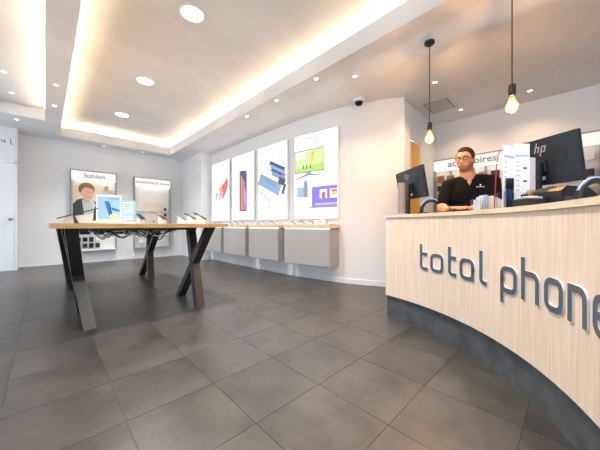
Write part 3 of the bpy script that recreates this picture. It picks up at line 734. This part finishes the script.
def glyph(ch, x0, x1):
    b = MB(); h = TK/2; S = []; r = .036
    stem_foot = lambda top: [(x0+.018+h, top), (x0+.018+h, ZB+h+.03)] + arcpts(x0+.018+h+.03, ZB+h+.03, .03, PI, 1.5*PI) + [(x1, ZB+h)]
    if ch == 't':
        S += ribbon(b, stem_foot(ZA)); S += ribbon(b, [(x0+.018+h, ZX-h), (x1-.004, ZX-h)])
    elif ch == 'l':
        S += ribbon(b, [(x0+h, ZA), (x0+h, ZB+h+.03)] + arcpts(x0+h+.03, ZB+h+.03, .03, PI, 1.5*PI) + [(x1, ZB+h)])
    elif ch == 'o': S += ribbon(b, loop_path(x0, x1, ZB, ZX, r), True)
    elif ch == 'a':
        S += ribbon(b, loop_path(x0, x1, ZB, ZX, r), True); S += ribbon(b, [(x1-h, ZX-r), (x1-h, ZB)])
    elif ch == 'p':
        S += ribbon(b, loop_path(x0, x1, ZB, ZX, r), True); S += ribbon(b, [(x0+h, ZX-r), (x0+h, ZD)])
    elif ch in 'hn':
        S += ribbon(b, [(x0+h, ZA if ch == 'h' else ZX), (x0+h, ZB)])
        S += ribbon(b, [(x0+h, ZX-h), (x1-h-r, ZX-h)] + arcpts(x1-h-r, ZX-h-r, r, PI/2, 0) + [(x1-h, ZB)])
    elif ch == 'e':
        zm = (ZB+ZX)/2
        S += ribbon(b, [(x1-.01, ZB+h)] + arcpts(x0+h+r, ZB+h+r, r, 1.5*PI, PI) + arcpts(x0+h+r, ZX-h-r, r, PI, PI/2) + arcpts(x1-h-r, ZX-h-r, r, PI/2, 0) + [(x1-h, zm), (x0+h, zm)])
    o = b.build('letter', 'letter', ct); o.data.materials.append(M['letter_side'])
    for p, s_ in zip(o.data.polygons, S): p.material_index = s_
    o['label'] = 'blue grey raised letter %s' % ch
for ch, x0, x1 in (('t',.685,.795),('o',.822,.970),('t',1.000,1.106),('a',1.138,1.285),('l',1.335,1.405),('p',1.528,1.671),('h',1.706,1.848),('o',1.885,2.022),('n',2.052,2.180),('e',2.215,2.345)):
    glyph(ch, x0, x1)

CT = 1.085
# ------------------------------------------------------------------ monitors
def monitor(loc, ang, label, lx=0.0):
    m = thing('monitor', label, 'monitor', loc, ang, 'desktop monitors on the counter')
    T = Matrix.Translation((0, 0, .338)) @ Matrix.Rotation(math.radians(10), 4, 'X')
    MB().bbox(-.27, .27, -.018, .012, -.163, .163, .006, T).build('housing', 'monitor', m)
    sc = MB().box(-.263, .263, .012, .014, -.150, .157, T).build('screen', 'screen', m)
    MB().bbox(.10, .19, -.0205, -.0175, -.02, .065, .002, T).build('rear_plate', 'black', m)
    MB().bbox(-.055, .055, -.034, -.017, -.075, .01, .006, T).build('stand_mount', 'black', m)
    MB().bbox(-.16, .04, -.022, -.017, -.152, -.095, .002, T).build('port_bay', 'black', m)
    for x0, x1, z0, z1 in ((-.06,-.02,-.135,-.105), (-.01,.035,-.125,-.10)): MB().box(x0, x1, -.0235, -.022, z0, z1, T).build('sticker', 'paper', m)
    lg = MB(); sh = .35
    def stroke(x, z0, z1, wd=.009): lg.add([T @ Vector(q) for q in ((x+z0*sh,-.0188,z0+.085),(x+wd+z0*sh,-.0188,z0+.085),(x+wd+z1*sh,-.0188,z1+.085),(x+z1*sh,-.0188,z1+.085))], [(0,1,2,3)])
    for x, z0, z1 in ((-.075,-.016,.052), (-.052,-.016,.026), (-.030,-.042,.026), (-.006,-.016,.026)): stroke(x+lx, z0, z1)
    stroke(lx-.070, .019, .026, .026); stroke(lx-.024, .019, .026, .026); stroke(lx-.024, -.016, -.009, .024)
    lg.build('rear_logo', 'grey_cab', m)
    MB().bbox(-.035, .035, -.052, -.026, .012, .33, .006).build('stand_column', 'black', m)
    MB().bbox(-.12, .12, -.075, .10, 0, .012, .004).build('stand_base', 'black', m)
    b = MB()
    for k in range(3): b.tube([(-.06+.035*k, -.03, .20), (-.05+.02*k, -.07, .10), (.0+.03*k, -.08, .03), (.06, -.07, .016)], .0035, 6)
    b.build('cable', 'black', m, True)
    return m
monitor((2.888, 1.244, CT), math.atan2(-.80, -.599), 'dark monitor seen from behind at the left end of the counter')
_m = monitor((2.545, .168, CT), math.atan2(-.855, -.518), 'large dark monitor seen from behind at the right of the counter', .055)
_m.scale = (.88, 1, 1)

RZ = -YAW
def arch(loc, s, label):
    a = thing('arched_stand', label, 'stand', loc, RZ, 'arched stands beside the monitors')
    R_ = .088*s; pts = [(-R_*1.02, 0, .012)] + [(-R_*math.cos(t), 0, .04*s + R_*math.sin(t)) for t in [k*2.35/12 for k in range(13)]]
    MB().tube(pts, [.017*s]*4 + [.019*s]*6 + [.016*s]*4, 10).build('arch', 'black', a, True)
    top = [(-(R_+.0155*s)*math.cos(t), -.006, .04*s + (R_+.0155*s)*math.sin(t)) for t in [.35 + k*1.9/10 for k in range(11)]]
    MB().tube(top, .006*s, 8).build('glossy_edge', 'blue_edge', a, True)
    MB().bbox(-R_-.035*s, -R_+.06*s, -.04, .04, 0, .014, .004).build('foot', 'black', a)
    return a
arch((2.677, .962, CT), 1.0, 'black arched stand with pale blue edge between left monitor and the man')
arch((2.035, -.072, CT), .95, 'black arched stand with pale blue edge at the right picture border')

up = thing('upright_panel', 'narrow grey upright card holder at the left end of the counter', 'holder', (2.635, 1.232, CT), RZ)
MB().bbox(-.036, .012, -.008, .008, .006, .325, .003).build('panel', mat('mauve grey card', srgb(150, 142, 146), .5), up)
MB().bbox(.012, .034, -.008, .008, .006, .325, .003).build('side_strip', 'brown', up)
MB().bbox(-.045, .045, -.035, .035, 0, .008, .002).build('foot', 'silver', up)

def tray(name, label, loc, W, D_, H, rz=RZ, mtl='acrylic'):
    t = thing(name, label, 'acrylic box', loc, rz, 'clear acrylic boxes on the counter'); k = .003
    MB().box(-W/2, W/2, -D_/2, -D_/2+k, 0, H).box(-W/2, W/2, D_/2-k, D_/2, 0, H).box(-W/2, -W/2+k, -D_/2, D_/2, 0, H).box(W/2-k, W/2, -D_/2, D_/2, 0, H).box(-W/2, W/2, -D_/2, D_/2, 0, k).build('walls', mtl, t)
    return t
random.seed(3)
tr = tray('acrylic_box', 'clear acrylic box stuffed with small packets in front of the man', (2.350, .443, CT), .185, .11, .085)
packs = ['paper', 'lilac', 'card_blue', 'blush', 'cream', 'card_blue', 'paper', 'paper']
pc = [M[p] for p in packs]
PK = ['white', 'pale lilac', 'sky blue', 'blush', 'cream white', 'light blue', 'white', 'plain white']
Tt = Matrix.Translation((2.350, .443, CT)) @ Matrix.Rotation(RZ, 4, 'Z')
for k in range(8):
    x = -.078 + .0215*k; hgt = .075 + .03*((k*5) % 7)/7 + (.02 if k in (2, 3) else 0)
    o = MB().bbox(-.008, .008, -.036, .036, 0, hgt, .002).build('packet', packs[k], None)
    o.location = Tt @ Vector((x, 0, .004)); o.rotation_euler = (0, 0, RZ)
    tag(o, '%s packet in the clear box, %s from the left' % (PK[k], ['first','second','third','fourth','fifth','sixth','seventh','last'][k]), 'packet', 'packets in the clear box')
tray('acrylic_box', 'taller clear acrylic box holding four dark pens', (2.176, .292, CT), .12, .07, .105)
Tp = Matrix.Translation((2.176, .292, CT)) @ Matrix.Rotation(RZ, 4, 'Z')
for k in range(4):
    p = thing('pen', 'dark marker pen in the clear box, %s from the left' % ['first','second','third','fourth'][k], 'pen', Tp @ Vector((-.022+.0135*k, .0, .004)), RZ, 'pens in the clear box')
    MB().lathe([(.0045,0),(.0058,.004),(.0058,.125),(.0045,.128)], 10).build('barrel', 'navy', p, True)
    MB().lathe([(.0064,.125),(.0064,.188),(.005,.194)], 10).build('cap', 'black', p, True)
bd = thing('price_board', 'white two-leaf price board with blue bands in front of the large monitor', 'board', (2.336, .293, CT), RZ + .12)
MB().bbox(-.125, .0, -.006, .0, .006, .435, .002, Matrix.Rotation(.28, 4, 'Z')).build('leaf', 'paper', bd)
lf = MB().bbox(.0, .108, -.006, .0, .006, .455, .002, Matrix.Rotation(-.10, 4, 'Z')).build('leaf', 'paper', bd)
MB().bbox(.106, .150, -.018, -.013, .006, .36, .002).build('side_leaf', 'lilac', bd)
for R_, x0, x1, zz in ((.28, -.118, -.006, .35), (-.10, .006, .10, .365)):
    T = Matrix.Rotation(R_, 4, 'Z')
    MB().box(x0, x1, -.0066, -.006, zz, zz+.014, T).build('blue_band', 'card_blue', bd)
    for k in range(7): MB().box(x0+.006, x0+.03+.02*((k*3) % 3), -.0066, -.006, zz-.035-.033*k, zz-.031-.033*k, T).build('printed_line', 'sign_grey', bd)
T = Matrix.Rotation(-.10, 4, 'Z')
for z in (.28, .19): MB().box(.06, .088, -.0066, -.006, z, z+.012, T @ Matrix.Translation((.0,0,0))).build('printed_device', 'print_dark', bd)
Tb = Matrix.Translation((2.336, .293, CT)) @ Matrix.Rotation(RZ, 4, 'Z')
o = MB().tube([Tb @ Vector(q) for q in ((-.085,-.02,.40),(-.105,-.02,.405),(-.125,-.02,.37),(-.135,-.02,.28),(-.14,-.02,.18),(-.145,-.02,.09),(-.15,-.02,.006))], .0032, 8).build('red_cord', 'red', None, True)
tag(o, 'red cord hanging from the top of the white price board', 'cord')
pt = thing('card_terminal', 'flat black card terminal with a pale top beside the price board', 'terminal', (2.106, .193, CT), RZ)
MB().bbox(-.06, .06, -.05, .05, 0, .05, .008).build('base', 'black', pt)
MB().bbox(-.05, .05, -.04, .045, .05, .062, .004).build('top_pad', 'grey_cab', pt)
for k in range(3):
    for j in range(3): MB().bbox(-.03+.022*k, -.014+.022*k, -.028+.02*j, -.014+.02*j, .062, .066, .001).build('key', 'white', pt)
td = thing('tape_dispenser', 'small black tape dispenser behind the card terminal', 'dispenser', (2.240, .190, CT), RZ)
MB().prism([(-.05,0),(.05,0),(.05,.03),(.02,.05),(-.03,.05),(-.05,.09)], -.025, .025, Matrix.Rotation(PI/2,4,'X')).build('body', 'black', td)
MB().lathe([(.018,-.01),(.036,-.01),(.036,.01),(.018,.01)], 20).build('tape_roll', 'brown', td, True, Matrix.Translation((.0,0,.085)) @ Matrix.Rotation(PI/2,4,'X'))
pb = thing('receipt_printer', 'low black receipt printer in front of the large monitor', 'printer', (2.262, .040, CT), RZ + .2)
MB().prism([(-.14,0),(.13,0),(.13,.075),(.06,.115),(-.10,.12),(-.14,.09)], -.075, .075, Matrix.Rotation(PI/2,4,'X')).build('housing', 'black', pb)
MB().bbox(-.12, -.02, -.077, -.074, .03, .06, .002).build('paper_slot', 'print_dark', pb)
MB().bbox(-.11, .03, -.02, .02, .118, .124, .002).build('top_lid', 'brown', pb)
MB().tube([(.12,.03,.02),(.16,.04,.012),(.18,.07,.008)], .005, 6).build('cable', 'black', pb)
# keyboard by the man
kbd = thing('keyboard', 'black keyboard under the hands of the man', 'keyboard', (2.74, .745, CT), RZ + .6)
MB().bbox(-.15, .15, -.06, .06, 0, .014, .004).build('base', 'black', kbd)
b = MB()
for i in range(14):
    for j in range(5): b.box(-.143+.0206*i, -.126+.0206*i, -.052+.021*j, -.035+.021*j, .014, .018)
kk = b.build('keys', 'print_dark', kbd); kk['kind'] = 'stuff'

# ------------------------------------------------------------------ the man behind the counter
def sphere_pts(c, r, rot=None, n=20, m=14):
    b = MB(); prof = []
    v = [(0, 0, -1)]; f = []
    for i in range(1, m):
        t = -PI/2 + PI*i/m
        for k in range(n): v.append((math.cos(t)*math.cos(2*PI*k/n), math.cos(t)*math.sin(2*PI*k/n), math.sin(t)))
    v.append((0, 0, 1)); top = len(v)-1
    for k in range(n): f.append((0, 1+(k+1) % n, 1+k)); f.append((top, top-n+k, top-n+(k+1) % n))
    for i in range(m-2):
        for k in range(n): f.append((1+i*n+k, 1+i*n+(k+1) % n, 1+(i+1)*n+(k+1) % n, 1+(i+1)*n+k))
    R_ = rot or Matrix.Identity(3)
    return [Vector(c) + R_ @ Vector((p[0]*r[0], p[1]*r[1], p[2]*r[2])) for p in v], f
def ell3(b, c, r, rot=None): v, f = sphere_pts(c, r, rot); b.add(v, f)
def limb(b, pts, rs, n=14):
    b.tube(pts, rs, n)
    for p, r in zip(pts, rs): ell3(b, p, (r*.995, r*.995, r*.995))
def fuse(b, name, material, parent, voxel, smooth=4):
    o = b.build(name, material, None)
    md = o.modifiers.new('fuse', 'REMESH'); md.mode = 'VOXEL'; md.voxel_size = voxel; md.use_smooth_shade = True
    if smooth: sm = o.modifiers.new('soft', 'SMOOTH'); sm.iterations = smooth; sm.factor = .5
    dg = bpy.context.evaluated_depsgraph_get(); dg.update()
    me = bpy.data.meshes.new_from_object(o.evaluated_get(dg)); old = o.data
    o.modifiers.clear(); o.data = me; me.materials.clear(); me.materials.append(M[material])
    for p in me.polygons: p.use_smooth = True
    o.parent = parent; return o
man = thing('person', 'man with glasses in a black polo shirt typing behind the counter', 'person', (3.165, .769, 0), RZ)
S = Vector((.889, -.457, 0))                       # along the shoulders, towards image right
Fr = Vector((-.457, -.889, 0))                     # chest direction
rotT = Matrix((S, -Fr, Vector((0,0,1)))).transposed()
hc = Vector((-.040, -.015, 1.652))                 # head centre
fy = Vector((-.76, -.64, -.08)).normalized(); fx_ = fy.cross(Vector((0,0,1))).normalized(); fz_ = fx_.cross(fy)
RH = Matrix((fx_, fy, fz_)).transposed()
def hp_(x, y, z): return hc + RH @ Vector((x, y, z))
shL, shR = Vector((-.150,.095,1.395)), Vector((.195,-.085,1.415))
elL, elR = Vector((-.262,.03,1.165)), Vector((.13,-.205,1.15))
wrL, wrR = Vector((-.330,-.185,1.138)), Vector((-.135,-.285,1.138))
body = MB()
# head
ell3(body, hp_(0,0,.012), (.075,.094,.106), RH); ell3(body, hp_(0,.020,-.045), (.069,.070,.072), RH); ell3(body, hp_(0,.050,-.088), (.042,.034,.029), RH)
ell3(body, hp_(0,.072,.022), (.050,.018,.012), RH)                       # brow
limb(body, [hp_(0,.084,.012), hp_(0,.098,-.012), hp_(0,.108,-.032)], [.008,.010,.0135], 10)      # nose
for sx in (-1, 1):
    ell3(body, hp_(.012*sx,.098,-.035), (.008,.010,.008), RH)
    ell3(body, hp_(.040*sx,.066,-.025), (.022,.020,.020), RH)            # cheeks
    ell3(body, hp_(.076*sx,-.008,-.012), (.008,.018,.030), RH)           # ears
ell3(body, hp_(0,.084,-.060), (.024,.010,.006), RH); ell3(body, hp_(0,.082,-.070), (.021,.010,.006), RH)
limb(body, [Vector((.018,.012,1.42)), Vector((.0,.008,1.50)), Vector((-.022,.0,1.60))], [.078,.072,.066])
# trunk and arms
ell3(body, (.022,.005,1.27), (.170,.110,.21), rotT); ell3(body, (.015,-.002,1.05), (.160,.125,.20), rotT); ell3(body, (.02,.0,.90), (.165,.115,.13), rotT)
limb(body, [Vector((.018,.01,1.44)), shL], [.065,.058]); limb(body, [Vector((.018,.01,1.44)), shR], [.065,.058])
limb(body, [shL, (shL+elL)/2, elL], [.055,.050,.042]); limb(body, [shR, (shR+elR)/2, elR], [.055,.050,.042])
for e, w_ in ((elL, wrL), (elR, wrR)):
    limb(body, [e, e+(w_-e)*.35, e+(w_-e)*.75, w_], [.042,.044,.034,.027])
def hand(w_, d, side):
    d = Vector(d).normalized(); s_ = Vector(side).normalized(); u_ = Vector((0,0,1))
    Rm = Matrix((s_, d, u_)).transposed()
    ell3(body, w_ + d*.052 + u_*-.002, (.041,.052,.016), Rm)
    for k, (off, L_) in enumerate(((.031,.066),(.011,.076),(-.010,.071),(-.029,.055))):
        r0 = w_ + d*.088 + s_*off + u_*.002
        k1 = r0 + d*L_*.50 + s_*off*.10 + u_*.006; k2 = k1 + d*L_*.34 + u_*-.010; k3 = k2 + d*L_*.20 + u_*-.012
        limb(body, [r0, k1, k2, k3], [.0090,.0084,.0078,.0068], 8)
    t0 = w_ + d*.028 + s_*.034; t1_ = t0 + d*.030 + s_*.022 + u_*-.004; t2 = t1_ + d*.030 + s_*.004 + u_*-.009
    limb(body, [t0, t1_, t2], [.012,.0098,.0080], 8)
hand(wrL, (.10,-1,-.02), (1,.10,0)); hand(wrR, (-.96,-.28,-.02), (.28,-.96,0) if False else (-.28,.96,0))
# legs
for sg_, in ((-1,),(1,)):
    hip = Vector((.02,0,.90)) + S*(.09*sg_); ft = Vector((.02,.0,.09)) + S*(.12*sg_)
    limb(body, [hip, hip+(ft-hip)*.5+Fr*.01, ft], [.080,.058,.042])
bo = fuse(body, 'body', 'skin', man, .0042, 3)
bo.data.materials.append(M['beard'])
inv = RH.transposed()
for p in bo.data.polygons:
    q = inv @ (Vector(p.center) - hc)
    if abs(q.x) < .075 and q.y > -.005 and -.135 < q.z < -.056 - .014*min(1, max(0, (q.y-.03)*20)) + (.02 if abs(q.x) > .05 else 0) and not (abs(q.x) < .022 and -.076 < q.z < -.054 and q.y > .08):
        p.material_index = 1
# eyes, mouth, hair, glasses
for sx in (-1, 1):
    b = MB(); ell3(b, hp_(.031*sx,.077,.004), (.011,.008,.0055), RH); e = b.build('eye', 'eye', man, True)
    b = MB(); ell3(b, hp_(.029*sx,.0835,.004), (.0055,.003,.0050), RH); b.build('iris', 'iris', e, True)
    b = MB(); b.tube([hp_(.014*sx,.092,.022), hp_(.032*sx,.088,.026), hp_(.050*sx,.074,.021)], [.003,.0042,.0025], 8); b.build('eyebrow', 'hair', man, True)
b = MB(); b.tube([hp_(-.022,.087,-.066), hp_(-.009,.0945,-.064), hp_(.009,.0945,-.064), hp_(.022,.087,-.066)], [.002,.0042,.0042,.002], 8); b.build('lips', 'lip', man, True)
hb = MB(); ell3(hb, hp_(0,-.018,.036), (.082,.098,.094), RH); ell3(hb, hp_(0,-.040,-.010), (.076,.066,.072), RH); ell3(hb, hp_(0,.030,.088), (.055,.052,.038), RH)
for sx in (-1, 1): ell3(hb, hp_(.070*sx,.010,.030), (.014,.022,.040), RH)
ha = fuse(hb, 'hair', 'hair', man, .004, 3)
gl = MB()
for sx in (-1, 1):
    cx = .033*sx
    lp = [hp_(cx+.024*math.cos(t), .098-.10*abs(cx+.024*math.cos(t))**1.35*2.2, .002+.0165*math.sin(t)) for t in [k*2*PI/16 for k in range(17)]]
    gl.tube(lp, .0030, 6, False)
    gl.tube([hp_(.057*sx,.083,.008), hp_(.074*sx,.060,.008), hp_(.079*sx,-.005,.006)], .0022, 6)
gl.tube([hp_(-.010,.101,.006), hp_(0,.105,.009), hp_(.010,.101,.006)], .0022, 6)
gl.build('glasses', 'black', man, True)
# polo shirt
sb = MB()
ell3(sb, (.022,.005,1.27), (.200,.138,.235), rotT); ell3(sb, (.015,-.004,1.06), (.190,.155,.23), rotT); ell3(sb, (.02,.0,.92), (.185,.135,.12), rotT)
limb(sb, [Vector((.016,.012,1.425)), (Vector((.018,.01,1.435))+shL)/2, shL+Vector((0,0,-.002))], [.080,.074,.072]); limb(sb, [Vector((.016,.012,1.425)), (Vector((.018,.01,1.44))+shR)/2, shR+Vector((0,0,-.002))], [.080,.074,.070])
for s0, e0 in ((shL, elL), (shR, elR)):
    limb(sb, [s0, s0+(e0-s0)*.4, s0+(e0-s0)*.78], [.069,.067,.064])
so = fuse(sb, 'polo_shirt', 'shirt', man, .0065, 5)
bm = bmesh.new(); bm.from_mesh(so.data); kill = []
nb = Vector((.008,.01,1.47))
for f_ in bm.faces:
    c = f_.calc_center_median(); rel = c - Vector((.010,.01,0)); a_ = rel.dot(S); fr_ = rel.dot(Fr)
    if fr_ > .0 and c.z > 1.375 and abs(a_) < (c.z-1.375)*.50: kill.append(f_)
    elif (Vector((c.x,c.y)) - Vector((.005,.008))).length < .070 and c.z > 1.455: kill.append(f_)
bmesh.ops.delete(bm, geom=kill, context='FACES'); bm.to_mesh(so.data); bm.free()
# collar: two leaves around the neck
for sg_ in (-1, 1):
    b = MB(); vv = []; n_ = 12
    for k in range(n_+1):
        t = k/n_*PI*.93                                   # from nape round to the front
        dirv = (-Fr)*math.cos(t) + S*(sg_*math.sin(t))
        drop = -.072*(k/n_)**2.0
        cN = Vector((.010,.010,1.505+drop)); cO = Vector((.012,.010,1.468+drop*1.05))
        ri, ro = .070 + .012*(k/n_), .092 + .020*(k/n_)
        vv += [cN + dirv*ri, cN + dirv*(ri+.004) + Vector((0,0,.002)), cO + dirv*ro + Vector((0,0,.004)), cO + dirv*(ro-.004)]
    fs = []
    for k in range(n_):
        p0, q0 = 4*k, 4*k+4
        for i in range(4): fs.append((p0+i, p0+(i+1) % 4, q0+(i+1) % 4, q0+i))
    fs += [(0,1,2,3), (4*n_+3,4*n_+2,4*n_+1,4*n_)]
    b.add(vv, fs); b.build('collar', 'shirt', man, True)
# small chest logo
lgp = Vector((.022,.005,1.355)) + S*.075 + Fr*.131
Tl = frame(lgp, S, (0,0,1))
text('shirt_logo', 'total phone', .015, 'paper', man, Tl)
b = MB(); b.lathe([(.007,0),(.007,.001)], 12); b.build('shirt_emblem', 'paper', man, False, Tl @ Matrix.Translation((0,.018,0)))
# trousers and shoes
tb_ = MB(); ell3(tb_, (.02,.0,.89), (.178,.130,.12), rotT)
for sg_ in (-1, 1):
    hip = Vector((.02,0,.88)) + S*(.09*sg_); ft = Vector((.02,.0,.10)) + S*(.12*sg_)
    limb(tb_, [hip, hip+(ft-hip)*.5+Fr*.01, ft], [.096,.076,.062])
fuse(tb_, 'trousers', 'jeans', man, .010, 4)
for sg_ in (-1, 1):
    b = MB(); c = Vector((.02,0,.042)) + S*(.12*sg_) + Fr*.05
    ell3(b, c, (.046,.135,.042), rotT); ell3(b, c - Fr*.06 + Vector((0,0,.025)), (.042,.06,.055), rotT); fuse(b, 'shoe', 'black', man, .008, 3)
